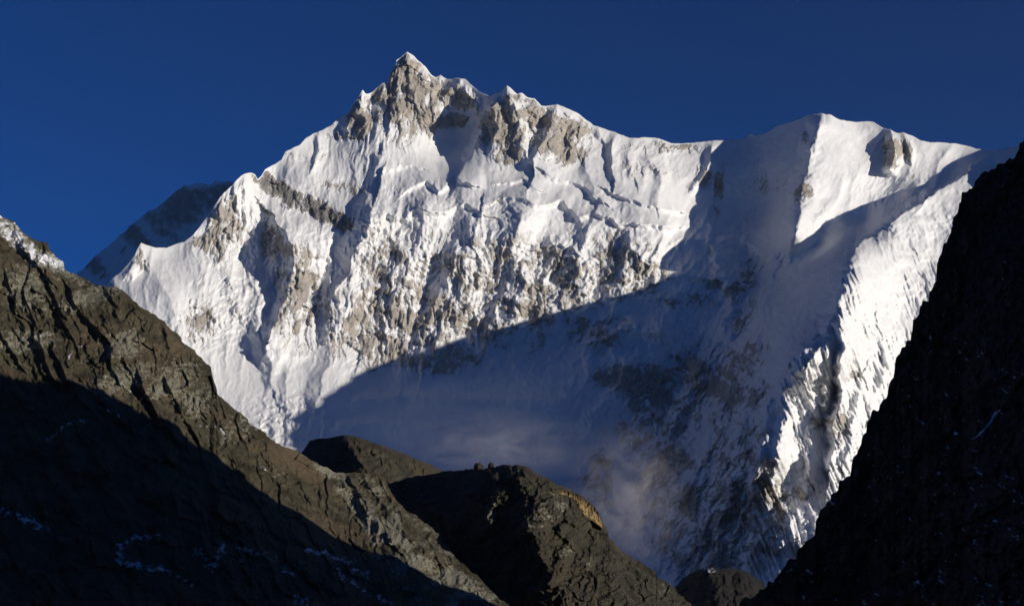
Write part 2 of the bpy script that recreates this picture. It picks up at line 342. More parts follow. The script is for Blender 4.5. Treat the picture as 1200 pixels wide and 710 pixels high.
def build_main():
    us = np.arange(-260, 1460.5, 1.05)
    U, V = grid(us, MAIN_SKY, 748.0, 640, jitter=1.3, seed=50, jl=7.0, power=1.0)
    D = field([(a, b, c * K) for a, b, c in MAIN_D], 22)(U, V)
    # wobble the drawing coordinates so that no crest runs straight
    wu = 9 * fbm(U / 38, V / 38, 1, 4, 0.55); wv = 9 * fbm(U / 38, V / 38, 11, 4, 0.55)
    topd = V - V[0:1]
    keep = sstep(0, 25, topd)
    A = U + wu * keep; B = V + wv * keep
    H = np.zeros(U.shape, np.float32)
    for pts, h, wl, wr in [
        # summit pyramid, pinnacle and the bumps right of it
        ([(477, 60), (481, 90), (488, 122), (506, 145)], 70, 26, 26), ([(455, 85), (446, 115), (438, 150)], 60, 10, 20), ([(495, 80), (503, 110), (508, 124)], 55, 14, 16),
        ([(466, 90), (462, 130), (470, 150)], 35, 10, 12), ([(425, 104), (420, 130), (426, 152)], 70, 10, 13), ([(458, 126), (455, 152)], 55, 8, 12), ([(412, 130), (408, 150)], 40, 8, 10),
        ([(537, 92), (522, 112), (512, 130)], 60, 10, 22), ([(537, 92), (552, 118)], 50, 14, 14), ([(516, 90), (510, 100)], 30, 6, 8),
        ([(594, 100), (577, 122), (562, 158), (548, 186)], 170, 9, 60), ([(594, 100), (606, 130), (611, 160), (620, 190)], 75, 16, 12), ([(575, 128), (583, 150), (578, 178)], 45, 10, 14),
        ([(653, 122), (644, 145), (636, 165), (628, 190)], 110, 9, 45), ([(664, 128), (676, 150), (668, 172)], 50, 12, 14), ([(612, 110), (622, 128)], 30, 8, 8), ([(630, 120), (632, 132)], 30, 8, 8),
        ([(700, 148), (704, 160)], 50, 8, 16), ([(724, 156), (716, 172), (718, 205)], 80, 9, 30), ([(745, 160), (738, 178), (742, 205)], 50, 10, 20), ([(775, 163), (782, 175)], 40, 10, 12),
        ([(834, 172), (830, 200), (815, 218)], 60, 8, 12), ([(762, 185), (775, 215), (770, 240)], 60, 12, 18), ([(690, 200), (700, 225)], 50, 12, 22),
        ([(372, 160), (371, 175), (366, 192)], 60, 5, 14),
        # front left ridge and its buttresses
        ([(292, 203), (297, 240), (292, 270), (297, 320), (306, 375), (312, 395)], 60, 30, 14), ([(325, 262), (345, 290), (342, 322), (334, 352), (320, 388)], 190, 13, 52),
        ([(253, 238), (262, 280), (268, 320), (280, 360)], 45, 16, 20), ([(165, 284), (160, 300), (150, 318)], 60, 14, 12), ([(225, 285), (240, 330), (255, 380)], 30, 16, 16), ([(185, 320), (205, 370), (225, 430)], 35, 20, 18),
        ([(436, 244), (426, 280), (406, 320), (394, 350)], 200, 26, 60), ([(445, 185), (437, 215), (420, 245)], 60, 9, 26),
        # the central wall
        ([(500, 240), (490, 280), (470, 330), (452, 385)], 95, 22, 34), ([(560, 262), (552, 300), (535, 340), (520, 380), (503, 420)], 115, 30, 42), ([(612, 250), (600, 290), (612, 330), (600, 375)], 125, 34, 30),
        ([(692, 265), (680, 300), (670, 340), (645, 368)], 110, 32, 40), ([(742, 280), (730, 310), (720, 348)], 80, 20, 26), ([(780, 262), (772, 288), (760, 315)], 110, 26, 14), ([(530, 300), (515, 340), (500, 380)], 55, 14, 16),
        ([(650, 290), (640, 330), (630, 370)], 50, 14, 14), ([(590, 330), (580, 370), (570, 405)], 50, 14, 16), ([(470, 300), (450, 340)], 50, 14, 14),
        # ice terrace lips
        ([(590, 236), (615, 231), (632, 242), (655, 237), (680, 252), (700, 249), (725, 264), (750, 260), (784, 266)], 70, 6, 26), ([(440, 263), (455, 250), (475, 257), (490, 243), (520, 251), (545, 240), (566, 247)], 62, 6, 24),
        ([(480, 223), (498, 211), (512, 221), (530, 208), (550, 215)], 60, 5, 22), ([(640, 204), (665, 214), (690, 221), (706, 236)], 45, 5, 20), ([(715, 224), (735, 233), (760, 239), (792, 249)], 55, 5, 22), ([(590, 215), (610, 210), (630, 219)], 35, 5, 18),
        ([(455, 200), (470, 192), (490, 196)], 30, 5, 16), ([(304, 395), (318, 425), (320, 450)], 40, 14, 30), ([(385, 405), (382, 430), (372, 465)], 60, 14, 40), ([(340, 440), (335, 480)], 30, 12, 22),
        ([(500, 300), (520, 292), (548, 303)], 45, 5, 16), ([(630, 292), (655, 284), (672, 296)], 45, 5, 16), ([(560, 355), (590, 345), (612, 358)], 40, 5, 14), ([(420, 345), (440, 336), (462, 349)], 40, 5, 14), ([(330, 318), (350, 312), (366, 322)], 35, 5, 14),
        # shaded right face
        ([(830, 260), (802, 330), (765, 400), (735, 470)], 60, 30, 40), ([(905, 300), (880, 370), (850, 470), (800, 570)], 70, 40, 30), ([(780, 370), (760, 420)], 40, 20, 20), ([(860, 330), (830, 410), (780, 500)], 55, 22, 26),
        ([(880, 240), (850, 290)], 40, 22, 22), ([(905, 420), (860, 520), (815, 610), (790, 680)], 60, 20, 26), ([(870, 540), (850, 600), (835, 660)], 50, 14, 18), ([(700, 520), (690, 560)], 50, 14, 14),
        # right peak
        ([(965, 132), (955, 160), (950, 185), (940, 220), (938, 250), (928, 285)], 160, 18, 60), ([(1044, 150), (1048, 178), (1042, 196)], 150, 9, 13), ([(1060, 154), (1064, 182)], 70, 7, 10),
        ([(1012, 142), (1020, 150)], 40, 14, 14), ([(952, 176), (940, 196)], 60, 8, 12), ([(944, 214), (930, 232)], 60, 9, 14), ([(938, 246), (924, 262)], 50, 8, 14), ([(962, 150), (958, 168)], 40, 8, 12), ([(985, 215), (975, 245)], 35, 10, 14), ([(960, 255), (952, 276)], 45, 7, 12), ([(1005, 205), (996, 240)], 30, 10, 14), ([(970, 240), (962, 275)], 45, 12, 14), ([(1115, 170), (1100, 195), (1095, 210)], 40, 14, 18),
        # shoulder of the right spur and the spur itself
        ([(1088, 230), (1075, 238), (1050, 256), (1025, 276), (1000, 289), (986, 312), (984, 350), (968, 385)], 190, 9, 70),
        ([(940, 412), (914, 438), (900, 475), (893, 530), (884, 568)], 250, 11, 36), ([(984, 378), (990, 405), (983, 432), (988, 460), (975, 500), (972, 545)], 290, 9, 85), ([(966, 405), (972, 440), (966, 475)], 90, 5, 9), ([(1012, 440), (1000, 485), (990, 540)], 90, 8, 26), ([(1030, 380), (1036, 430), (1022, 480)], 70, 8, 30), ([(952, 500), (948, 530), (950, 560)], 60, 7, 14), ([(916, 455), (912, 500), (906, 540)], 70, 6, 14), ([(1010, 330), (1045, 400), (1060, 450)], 50, 16, 18),
        ([(930, 600), (915, 640)], 40, 12, 14), ([(900, 615), (875, 660)], 60, 10, 20), ([(955, 540), (940, 590)], 40, 10, 14),
        ([(1080, 236), (1062, 248), (1036, 266), (1004, 287)], 480, 6, 100),
        # hanging ice shelves and runnels inside the shade
        ([(790, 285), (830, 280), (870, 285), (905, 300)], 67, 16, 10), ([(770, 330), (800, 322), (840, 330)], 67, 8, 18), ([(700, 400), (735, 388), (770, 392), (790, 410)], 75, 10, 20), ([(840, 300), (860, 340), (850, 390)], 75, 12, 30),
        ([(920, 300), (900, 340), (890, 390), (870, 440)], 105, 16, 40), ([(730, 430), (715, 470), (690, 500)], 67, 16, 22), ([(775, 430), (765, 470), (740, 520)], 75, 16, 22), ([(820, 430), (800, 480), (770, 540)], 90, 18, 24), ([(860, 440), (845, 500), (815, 560)], 90, 16, 26),
        ([(420, 470), (470, 462), (530, 470), (600, 465), (650, 470)], 45, 18, 9), ([(400, 500), (460, 495), (520, 505), (590, 500)], 42, 16, 8), ([(740, 375), (765, 385), (785, 395)], 67, 10, 14),
        ([(880, 460), (860, 520), (840, 580), (820, 640)], 90, 14, 20), ([(920, 480), (912, 520), (905, 570)], 75, 8, 14), ([(860, 560), (845, 620), (830, 670)], 75, 10, 14), ([(800, 570), (785, 620), (770, 660)], 75, 14, 18),
        ([(1250, 140), (1214, 180), (1200, 197)], 420, 12, 70),  # out-of-view ridge, added to cast shade on the slope left of it
        ]:
        rib(H, A, B, pts, h, wl, wr)
    # roughness of the ground itself
    rough = field([(300, 210, .5), (400, 180, .12), (370, 220, .25), (470, 110, .75), (424, 130, .7), (520, 165, .12), (590, 150, .85), (655, 155, .75), (700, 195, .35), (600, 212, .14), (740, 215, .35), (660, 225, .15), (760, 245, .14), (550, 190, .12), (500, 195, .12),
        (480, 220, .4), (440, 320, .9), (560, 330, 1.1), (500, 400, 1.0), (640, 320, 1.1), (740, 300, .9), (700, 370, .8), (340, 300, .8), (340, 350, .8), (260, 270, .6), (160, 310, .3), (200, 340, .25), (230, 400, .5), (300, 450, .18), (380, 440, .2), (330, 495, .45),
        (420, 470, .2), (520, 480, .3), (620, 500, .35), (700, 450, .75), (800, 440, 1.0), (850, 230, .35), (800, 280, .5), (900, 280, .55), (870, 345, .9), (800, 380, .8), (780, 540, 1.0), (720, 400, .8), (650, 430, .6), (840, 600, .9), (900, 580, .9), (700, 560, .5),
        (980, 180, .2), (1030, 220, .2), (1000, 260, .15), (1090, 190, .25), (1060, 280, .6), (1040, 350, .8), (1060, 400, .85), (980, 450, .7), (900, 500, .9), (940, 560, .7), (930, 630, .8), (1150, 230, .2), (1300, 400, .6), (0, 450, .5), (900, 730, .7)], 30)(U, V)
    rough = np.clip(rough, 0.08, 1.3)
    # flow lines: left and centre fall straight, the right face falls to the left, the sunlit spur falls to the right
    crest_u = np.interp(V, [140, 290, 390, 415, 470, 530, 760], [1010, 1000, 965, 935, 898, 890, 860])
    w_sp = sstep(-4, 10, U - crest_u) * sstep(262, 300, V + (U - 1000) * 0.35)
    w_rt = sstep(430, 800, U) * (1 - w_sp)
    w_lf = 1 - w_sp - w_rt
    def flow(lc, la, seed, octs=4, spur=2.2):
        o = 0
        for wgt, deg, sd in ((w_lf, -4, 0), (w_rt, -30, 3), (w_sp, 24, 6)):
            c, a = rot(U + wu * 0.8, V + wv * 0.5, deg)
            o = o + wgt * ridged(c / lc, a / (la * (spur if sd == 6 else (.95 if sd == 3 else 1.3))), seed + sd, octs, 0.55)
        return o
    # ---- where rock shows
    rb = blobs(A, B, [(477, 110, 42, 50, .95), (450, 118, 22, 30, .9, 20), (422, 132, 17, 26, .95), (535, 118, 24, 13, .85), (528, 142, 22, 9, .9), (588, 150, 30, 40, .85, 8), (655, 156, 40, 30, .85, -25), (612, 125, 25, 16, .8),
        (405, 158, 22, 7, .6), (250, 250, 10, 20, .35), (262, 270, 22, 36, .68, -10), (240, 283, 20, 8, .6), (163, 300, 10, 18, .62, 25), (350, 345, 34, 60, .68), (318, 285, 14, 30, .75), (440, 390, 60, 50, .66), (560, 345, 120, 80, .5),
        (500, 425, 60, 14, .8, 0), (640, 330, 80, 50, .56), (725, 315, 60, 40, .56), (445, 315, 36, 60, .5), (520, 385, 40, 45, .68), (480, 350, 60, 40, .55), (232, 385, 26, 34, .56, -25), (275, 365, 14, 20, .35),
        (870, 343, 50, 18, .58, 80), (800, 352, 40, 12, .5), (745, 445, 50, 20, .95), (835, 448, 54, 36, .95, -20), (780, 480, 46, 44, .75), (870, 345, 44, 16, .7, 75), (740, 500, 20, 30, .5), (700, 560, 20, 46, .66), (775, 555, 28, 56, .8, -25), (880, 430, 20, 40, .55, -20), (690, 405, 50, 12, .45),
        (782, 172, 45, 8, .62), (750, 200, 45, 10, .5), (826, 208, 12, 12, .75), (842, 225, 30, 6, .72, 78), (940, 225, 10, 22, .5), (945, 160, 7, 14, .6), (900, 215, 30, 16, .3), (1043, 176, 12, 20, .7), (1062, 172, 7, 16, .7),
        (868, 510, 34, 70, .6, -20), (835, 615, 70, 76, .66, -25), (900, 595, 30, 50, .48), (982, 500, 24, 10, .75, 80), (965, 495, 14, 8, .7), (1000, 440, 10, 8, .5), (940, 578, 22, 9, .5), (915, 645, 40, 12, .5), (700, 385, 50, 20, .55), (840, 330, 16, 10, .5), (375, 182, 80, 5, .3), (400, 222, 60, 8, .35), (605, 372, 90, 14, .5, 0)])
    gash = np.maximum(stroke(A, B, [(303, 204), (316, 214), (338, 230), (372, 244), (404, 262)], 11), stroke(A, B, [(338, 232), (385, 250), (406, 264)], 13))
    rb = np.maximum(rb, np.minimum(1, gash * 2.2))
    rb = rb * sstep(0.2, 3.5, topd)
    big = ridged(A / 70, B / 95, 20, 5, 0.5)
    mid = flow(20, 62, 30, 4); fin = flow(6.5, 22, 40, 3)
    lump = fbm(A / 11, B / 8, 60, 4, 0.6); crag = ridged(A / 14, B / 13, 64, 4, 0.6)
    rz = np.clip(rb * 1.4, 0, 1) * sstep(0, 6, topd)
    crest_ribs = flow(8, 26, 100, 4); small_ribs = flow(3.6, 9, 106, 3)
    fa = facets(A / 17, B / 24, 3); fb = facets(A / 7.5, B / 10, 8)
    H += rz * (27 * (crest_ribs - .4) + 8 * (small_ribs - .4) + 4 * lump + 27 * fa + 11 * fb)
    H += rough * (75 * (big - 0.4) + 50 * (mid - 0.4) + 11 * (fin - 0.4) + 16 * lump * np.clip(rough, 0, .8) + 26 * (crag - 0.4) * np.clip(rough * 1.3, 0, 1))
    flute = blobs(U, V, [(1045, 370, 70, 100, .6, 15), (290, 235, 30, 40, .8), (420, 195, 60, 45, .3), (1040, 222, 60, 26, .35), (960, 470, 40, 70, .8, 10), (590, 315, 30, 25, .5), (840, 560, 70, 90, .5, -25), (560, 225, 90, 20, .2)])
    H += flute * (34 * (fin - 0.4) + 30 * (mid - 0.4))
    fc, fd = rot(U + .35 * wu, V, 21)
    fl = .65 * np.abs(perlin(fc / 5.2, fd / 120, 181)) + .5 * np.abs(perlin(fc / 10, fd / 160, 183)) + .2 * np.abs(perlin(fc / 2.4, fd / 60, 185))
    H -= w_sp * sstep(300, 345, V) * (62 * fl - 18)
    crest_n = np.exp(-((U - crest_u) / 9) ** 2) * sstep(285, 305, V) * sstep(420, 390, V)
    H += crest_n * 170 * fbm(V / 13, U / 40, 187, 3)
    H += rough * w_rt * sstep(330, 420, V) * (20 * facets(A / 13, B / 16, 189) + 9 * facets(A / 6, B / 7, 193))
    ser = blobs(U, V, [(345, 495, 60, 34, .62), (490, 225, 30, 16, .5), (540, 240, 60, 10, .4), (730, 240, 40, 14, .3), (970, 300, 30, 30, .5), (930, 430, 25, 20, .8), (610, 250, 60, 10, .5), (265, 360, 40, 40, .5), (430, 270, 25, 30, .8), (1040, 275, 60, 20, .5)])
    H += ser * (30 * lump + 26 * (ridged(A / 9, B / 8, 70, 3) - 0.4))
    H *= 0.25 + 0.75 * sstep(-2, 14, topd)
    D = D - H
    # fresh snow holds on the flatter grain of the surface
    gv = np.gradient(D, axis=0) / np.maximum(np.gradient(V, axis=0), 1e-3)      # metres of retreat per pixel upwards (negative = slope lies back)
    gv = np.clip(-gv, -25, 40)
    steep = 1 - sstep(-2, 14, gv)
    n1 = fbm(A / 9, B / 14, 80, 4, 0.6); n2 = flow(9, 30, 86, 3)
    mixz = np.clip(rb * 2.2, 0, 1)
    rock = rb - .06 - .10 * blobs(U, V, [(570, 320, 190, 90, 1)]) + (steep - 0.45) * 0.45 * mixz + n1 * 0.4 * mixz + (.8 * fbm(A / 30, B / 24, 160, 3) + .18 * fa + .22 * fb) * mixz + (n2 - .42) * 0.55 * mixz + (small_ribs - .42) * .5 * mixz + (crest_ribs - .42) * .5 * mixz
    rock = np.clip(rock, 0, 1)
    # dust and old ice show in long streaks down the fall line
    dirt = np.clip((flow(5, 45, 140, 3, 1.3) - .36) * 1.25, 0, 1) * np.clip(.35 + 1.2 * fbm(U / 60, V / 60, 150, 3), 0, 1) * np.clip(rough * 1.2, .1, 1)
    dirt *= .3 + .7 * sstep(520, 800, U) * (1 - w_sp)  # sunlit snow brightened in its colour by thinning the streaks there
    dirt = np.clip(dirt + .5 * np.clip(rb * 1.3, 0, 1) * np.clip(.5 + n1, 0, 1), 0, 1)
    o = relief('snow_mountain', U, V, D, {'rock': rock, 'dark': np.clip(gash * 1.6, 0, 1), 'dirt': dirt}, M_MAIN, back_slope=0.9)
    return tag(o, 'huge snow covered mountain with a rocky pyramid summit and long icy ridges', 'mountain', 'structure')
build_main()

# ------------------------------------------------------------------ ridge behind, in shade
def build_back():
    us = np.arange(-120, 420, 1.2)
    sk = [(-120, 470), (-20, 400), (40, 362), (70, 338), (86, 323), (97, 316), (110, 302), (120, 293), (133, 283), (142, 275), (152, 266), (160, 260), (168, 252), (174, 248), (182, 246), (190, 238), (196, 234),
          (204, 226), (211, 221), (217, 217), (224, 218), (230, 215), (238, 215), (246, 217), (253, 213), (262, 212), (272, 214), (285, 213), (310, 216), (360, 230), (420, 260)]
    U, V = grid(us, sk, 420.0, 220, jitter=3.0, seed=90, jl=8)
    D = field([(a, b, c * K) for a, b, c in [(-120, 470, 14.5), (0, 390, 13.4), (86, 323, 12.4), (120, 293, 12.1), (170, 250, 11.55), (217, 217, 11.0), (265, 212, 10.45), (310, 216, 10.0), (420, 260, 9.6),
        (100, 350, 11.6), (120, 330, 11.5), (150, 300, 11.35), (180, 290, 11.0), (240, 250, 10.45), (300, 260, 9.8), (60, 400, 11.4), (200, 400, 9.9), (400, 400, 9.4)]], 25)(U, V)
    H = np.zeros(U.shape, np.float32)
    A = U + 6 * fbm(U / 25, V / 25, 3); B = V + 6 * fbm(U / 25, V / 25, 4)
    c, a = rot(A, B, -40)
    H += 50 * (ridged(c / 26, a / 60, 5, 5) - .4) + 30 * (ridged(A / 14, B / 14, 9, 4) - .4)
    H *= 1 - .7 * blobs(U, V, [(135, 312, 36, 14, 1, 52)])
    for pts in ([(140, 298), (131, 310), (124, 318)],): rib(H, U, V, pts, 150, 16, 7)
    H *= 0.25 + 0.75 * sstep(0, 14, V - V[:1])
    rb = blobs(A, B, [(215, 240, 40, 26, .75, 50), (265, 232, 40, 24, .7), (150, 270, 12, 40, .8, 48), (105, 305, 10, 30, .75, 48), (185, 262, 12, 40, .6, 48)])
    rock = np.clip(rb + .4 * fbm(A / 8, B / 8, 12) * np.clip(rb * 3, 0, 1), 0, 1)
    rock = rock * (1 - stroke(U, V, [(222, 219), (238, 215)], 5)) * (1 - stroke(U, V, [(252, 214), (262, 212)], 4))
    return tag(relief('back_ridge', U, V, D - H, {'rock': rock, 'dark': rock * .6}, M_MAIN, back_slope=.9), 'dim shaded mountain ridge behind the left shoulder of the snow mountain', 'ridge', 'structure')
build_back()

# ------------------------------------------------------------------ dark near slopes
def slope_mat(name, darks, snow=(0.74, 0.76, 0.80), unit=1.0, warm=None, grain=1.5, frost=(0.48, 0.62)):
    k = N(name); co = k.coord()
    f1 = k.noise(co, 1 / (5 * unit), 5, 0.65, 0.3); f2 = k.noise(co, 1 / (45 * unit), 5, 0.6, 0.5); f3 = k.noise(co, 1 / (160 * unit), 3, 0.6)
    f4 = k.noise(co, 1 / (1.8 * unit), 3, 0.7)
    c1 = k.ramp(f2, [(0.32, darks[0]), (0.5, darks[1]), (0.68, darks[2])])
    c1 = k.mix(k.maprange(f1, 0.35, 0.7, 0.0, 0.6), c1, darks[0])
    c1 = k.mix(k.maprange(f3, 0.5, 0.62, 0.0, 0.6), c1, darks[3])
    # pale scree, ochre rock and snow come from the ground's own map
    pale = k.maprange(k.math('ADD', k.attr('pale'), k.math('MULTIPLY', k.math('SUBTRACT', f1, 0.5), 1.2)), 0.42, 0.62)
    c1 = k.mix(pale, c1, k.mix(f4, (0.14, 0.135, 0.10), (0.27, 0.26, 0.20)))
    if warm: c1 = k.mix(k.attr('warm'), c1, k.mix(k.maprange(f1, .35, .65), warm[0], warm[1]))
    m = k.math('ADD', k.attr('snow'), k.math('MULTIPLY', k.math('SUBTRACT', f1, 0.5), grain))
    m = k.maprange(m, *frost)
    col = k.mix(m, c1, snow)
    vo = k.n('ShaderNodeTexVoronoi', feature='DISTANCE_TO_EDGE'); vo.inputs['Scale'].default_value = 1 / (9 * unit)
    k.link(co, vo.inputs['Vector'])
    crk = k.maprange(vo.outputs['Distance'], 0.0, 0.12)
    h = k.math('ADD', k.math('ADD', f1, k.math('MULTIPLY', f4, 0.35)), k.math('MULTIPLY', crk, 0.35))
    return k.done(col, 0.85, k.bump(h, 0.9, 2.2 * unit), 0.12)

OLIVE = [(0.034, 0.03, 0.018), (0.072, 0.064, 0.041), (0.112, 0.098, 0.062), (0.108, 0.080, 0.05)]
M_LEFT = slope_mat('olive brown slab rock', OLIVE, grain=1.3, frost=(.42, .85))
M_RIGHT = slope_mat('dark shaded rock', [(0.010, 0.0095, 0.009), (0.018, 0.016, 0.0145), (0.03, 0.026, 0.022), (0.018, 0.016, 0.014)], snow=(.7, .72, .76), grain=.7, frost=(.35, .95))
M_KNOLL = slope_mat('brown grey knoll rock', [(0.026, 0.024, 0.017), (0.05, 0.045, 0.031), (0.075, 0.066, 0.043), (0.056, 0.046, 0.03)])
M_CLIFF = slope_mat('ochre cliff rock', [(0.03, 0.026, 0.018), (0.055, 0.048, 0.032), (0.085, 0.072, 0.046), (0.06, 0.05, 0.032)], warm=[(0.17, 0.115, 0.05), (0.36, 0.25, 0.11)])

def slabs(A, B, deg, lam, seed, jag=1.0):
    """overlapping slabs: a slow rise towards the right ends in a sharp step that faces left"""
    c, a = rot(A, B, deg)
    p = c / lam + 1.1 * jag * fbm(c / (lam * 2.2), a / (lam * 3.0), seed, 3) + 0.25 * perlin(A / 9, B / 9, seed + 5)
    f = p - np.floor(p)
    amp = np.clip(0.35 + 1.1 * perlin(np.floor(p) * 7.3, a / (lam * 2.6), seed + 9), 0, 1)
    return np.where(f < 0.16, f / 0.16, 1 - (f - 0.16) / 0.84) * amp

def build_left():
    us = np.arange(-330, 640, 0.85)
    sk = [(-330, 30), (-120, 160), (-40, 225), (0, 250), (8, 255), (14, 259), (20, 265), (26, 272), (33, 277), (40, 280), (47, 284), (53, 284), (57, 292), (62, 298), (68, 303), (73, 307), (76, 315), (84, 319), (92, 324),
          (100, 328), (107, 331), (114, 335), (122, 337), (130, 336), (137, 337), (146, 343), (155, 350), (165, 358), (175, 366), (186, 374), (192, 378), (200, 386), (210, 395), (220, 404), (230, 412), (238, 419), (244, 425), (248, 430), (249, 438),
          (252, 450), (256, 461), (264, 470), (276, 480), (290, 492), (303, 503), (318, 514), (332, 521), (345, 527), (356, 534), (368, 541), (380, 548), (392, 552), (405, 555), (420, 554), (436, 554), (449, 558), (454, 568), (462, 584), (476, 596), (492, 608), (506, 620), (518, 633), (528, 644), (545, 662), (570, 684), (610, 722), (640, 748)]
    U, V = grid(us, rough_line(sk, 3.6, 2.0, 26, 9), 890.0, 640, jitter=0, power=1.12)
    D = field([(a, b, c * K) for a, b, c in [(-330, 30, 2.35), (-120, 160, 2.4), (0, 250, 2.5), (50, 284, 2.5), (0, 350, 2.25), (0, 460, 1.98), (0, 600, 1.62), (0, 710, 1.32), (-200, 400, 1.7), (-200, 700, 1.0), (100, 328, 2.45), (150, 345, 2.42), (150, 430, 2.18), (150, 520, 1.92), (150, 710, 1.42),
        (248, 430, 2.4), (250, 500, 2.15), (250, 600, 1.82), (250, 710, 1.5), (345, 527, 2.35), (345, 640, 1.85), (345, 710, 1.62), (400, 556, 2.45), (440, 556, 2.5), (400, 620, 2.12), (430, 650, 2.0), (470, 700, 1.82), (500, 616, 2.35), (530, 646, 2.25), (480, 640, 2.12), (570, 684, 2.1), (640, 748, 1.9), (520, 700, 1.9), (600, 800, 1.5), (0, 890, .97), (300, 890, .97), (-300, 890, .9), (600, 890, 1.0)]], 25)(U, V)
    top = V - V[:1]
    wu = 5 * fbm(U / 30, V / 30, 21, 3); wv = 5 * fbm(U / 30, V / 30, 27, 3)
    k = sstep(0, 20, top); A = U + wu * k; B = V + wv * k
    H = np.zeros(U.shape, np.float32)
    gul = sstep(-10, 25, U - np.interp(V, [520, 560, 600, 650, 720, 900], [330, 372, 400, 425, 480, 620]))     # the pale gully side
    fc, fd = rot(A, B, 28); brk = np.clip(.45 + 1.7 * fbm(U / 45, V / 35, 230, 3), .08, 1.3)
    H += (1 - 0.75 * gul) * (14 * slabs(A, B, 27, 34, 31, .7) + 9 * slabs(A, B, 33, 17, 36, .6) + 3 * slabs(A, B, 20, 8, 39, .5))
    H += 24 * (ridged(A / 60, B / 70, 41, 5) - .4) + 6 * (ridged(A / 16, B / 16, 46, 5) - .4) + 3 * fbm(A / 4, B / 4, 48, 3) + (1 - .5 * gul) * (13 * facets(fc / 20, fd / 34, 201) + 9 * brk * facets(fc / 9, fd / 15, 204) + 5.5 * brk * facets(fc / 4.5, fd / 6, 207)) + gul * (14 * (ridged(A / 12, B / 18, 191, 4) - .4))
    for pts, h, wl, wr in [([(58, 338), (66, 358), (82, 392)], 26, 4, 26), ([(84, 345), (98, 368), (118, 392)], 24, 4, 26), ([(30, 385), (45, 400), (62, 440)], 20, 5, 26), ([(70, 425), (88, 455), (100, 472)], 26, 6, 30), ([(130, 415), (136, 440)], 22, 5, 20),
        ([(168, 450), (180, 475), (200, 505)], 26, 6, 24), ([(196, 450), (212, 480), (228, 510)], 18, 4, 16), ([(40, 345), (52, 372)], 18, 5, 18), ([(10, 330), (20, 360)], 16, 5, 18), ([(112, 458), (140, 488)], 16, 6, 24), ([(5, 395), (22, 425)], 20, 4, 20),
        ([(30, 290), (60, 330)], 12, 10, 20), ([(192, 380), (205, 420)], 14, 6, 20), ([(222, 410), (232, 440)], 10, 4, 16),
        ([(408, 556), (418, 575), (425, 592)], 22, 6, 16), ([(428, 560), (446, 590), (480, 625), (520, 660)], 20, 8, 14), ([(405, 570), (440, 612), (470, 640)], 14, 8, 12), ([(440, 558), (470, 600)], 12, 5, 10)]:
        rib(H, A, B, pts, h, wl, wr)
    H *= 0.3 + 0.7 * sstep(0, 12, top)
    # maps: snow, pale scree
    n = fbm(A / 7, B / 5, 52, 4, .6); n2 = fbm(A / 22, B / 16, 56, 3)
    crest = stroke(U, V, [(-60, 205), (0, 262), (22, 282), (40, 300), (60, 306), (74, 311)], 17) * sstep(2, 6, 80 - U)
    snow = np.clip(crest * 1.1 + 1.1 * n - .2, 0, 1) * (crest > 0)
    st = lambda p, wd, s: np.clip(stroke(A, B, p, wd) * s * (0.75 + 1.1 * n), 0, 1)
    for p, wd, s in [([(18, 262), (30, 285), (45, 298)], 6, .9), ([(55, 515), (75, 500), (100, 494)], 7, .75), ([(118, 478), (140, 486)], 7, .6), ([(186, 628), (160, 628), (140, 640), (140, 660), (170, 664), (190, 664)], 9, .95), ([(0, 598), (25, 606), (55, 618)], 13, .85), ([(55, 620), (90, 640)], 8, .5),
        ([(190, 665), (225, 685)], 9, .75), ([(230, 645), (250, 665), (260, 640)], 14, .85), ([(275, 640), (320, 655)], 13, .7), ([(325, 665), (345, 672)], 10, .8), ([(360, 645), (400, 655), (430, 672)], 14, .75), ([(345, 700), (360, 704)], 12, .9), ([(395, 665), (430, 695), (460, 705)], 13, .7), ([(320, 560), (336, 552)], 5, .6),
        ([(305, 545), (312, 552)], 5, .9), ([(0, 700), (20, 704)], 8, .6), ([(235, 500), (258, 500), (268, 516)], 4, .75), ([(80, 420), (88, 408), (102, 404)], 4, .7), ([(35, 395), (55, 392), (70, 402)], 6, .55), ([(120, 440), (140, 450), (155, 460)], 6, .5), ([(250, 640), (300, 668), (360, 660)], 26, .45), ([(90, 425), (125, 428)], 3, .6)]:
        snow = np.maximum(snow, st(p, wd, s))
    snow = np.maximum(snow, np.clip(1.5 * (n - .36), 0, .75) * (1 - gul) * sstep(100, 420, V) )
    pale = np.clip(blobs(A, B, [(30, 400, 45, 16, .62, 0), (100, 320, 60, 20, .5), (145, 445, 50, 18, .62, 20), (230, 470, 30, 30, .5), (110, 345, 60, 14, .6, 20), (30, 335, 40, 34, .55), (145, 405, 34, 22, .6, 20), (205, 445, 40, 30, .55, 20), (280, 500, 50, 20, .45, 30)]) + .5 * n + .35 * np.clip(brk - .75, 0, 1), 0, 1)
    pale = np.maximum(pale, crest * 1.2)
    pale = np.maximum(pale * (1 - gul), gul * np.clip(.42 + .55 * n2 + .3 * n + .3 * stroke(A, B, [(350, 536), (400, 575), (430, 610), (470, 640), (560, 700)], 16), 0, 1))
    return tag(relief('rocky_mountainside', U, V, D - H, {'snow': snow, 'pale': pale}, M_LEFT, back_slope=1.1), 'olive brown rocky mountainside dropping from the left edge with a sunlit upper part and black shaded foot', 'mountainside', 'structure')
build_left()

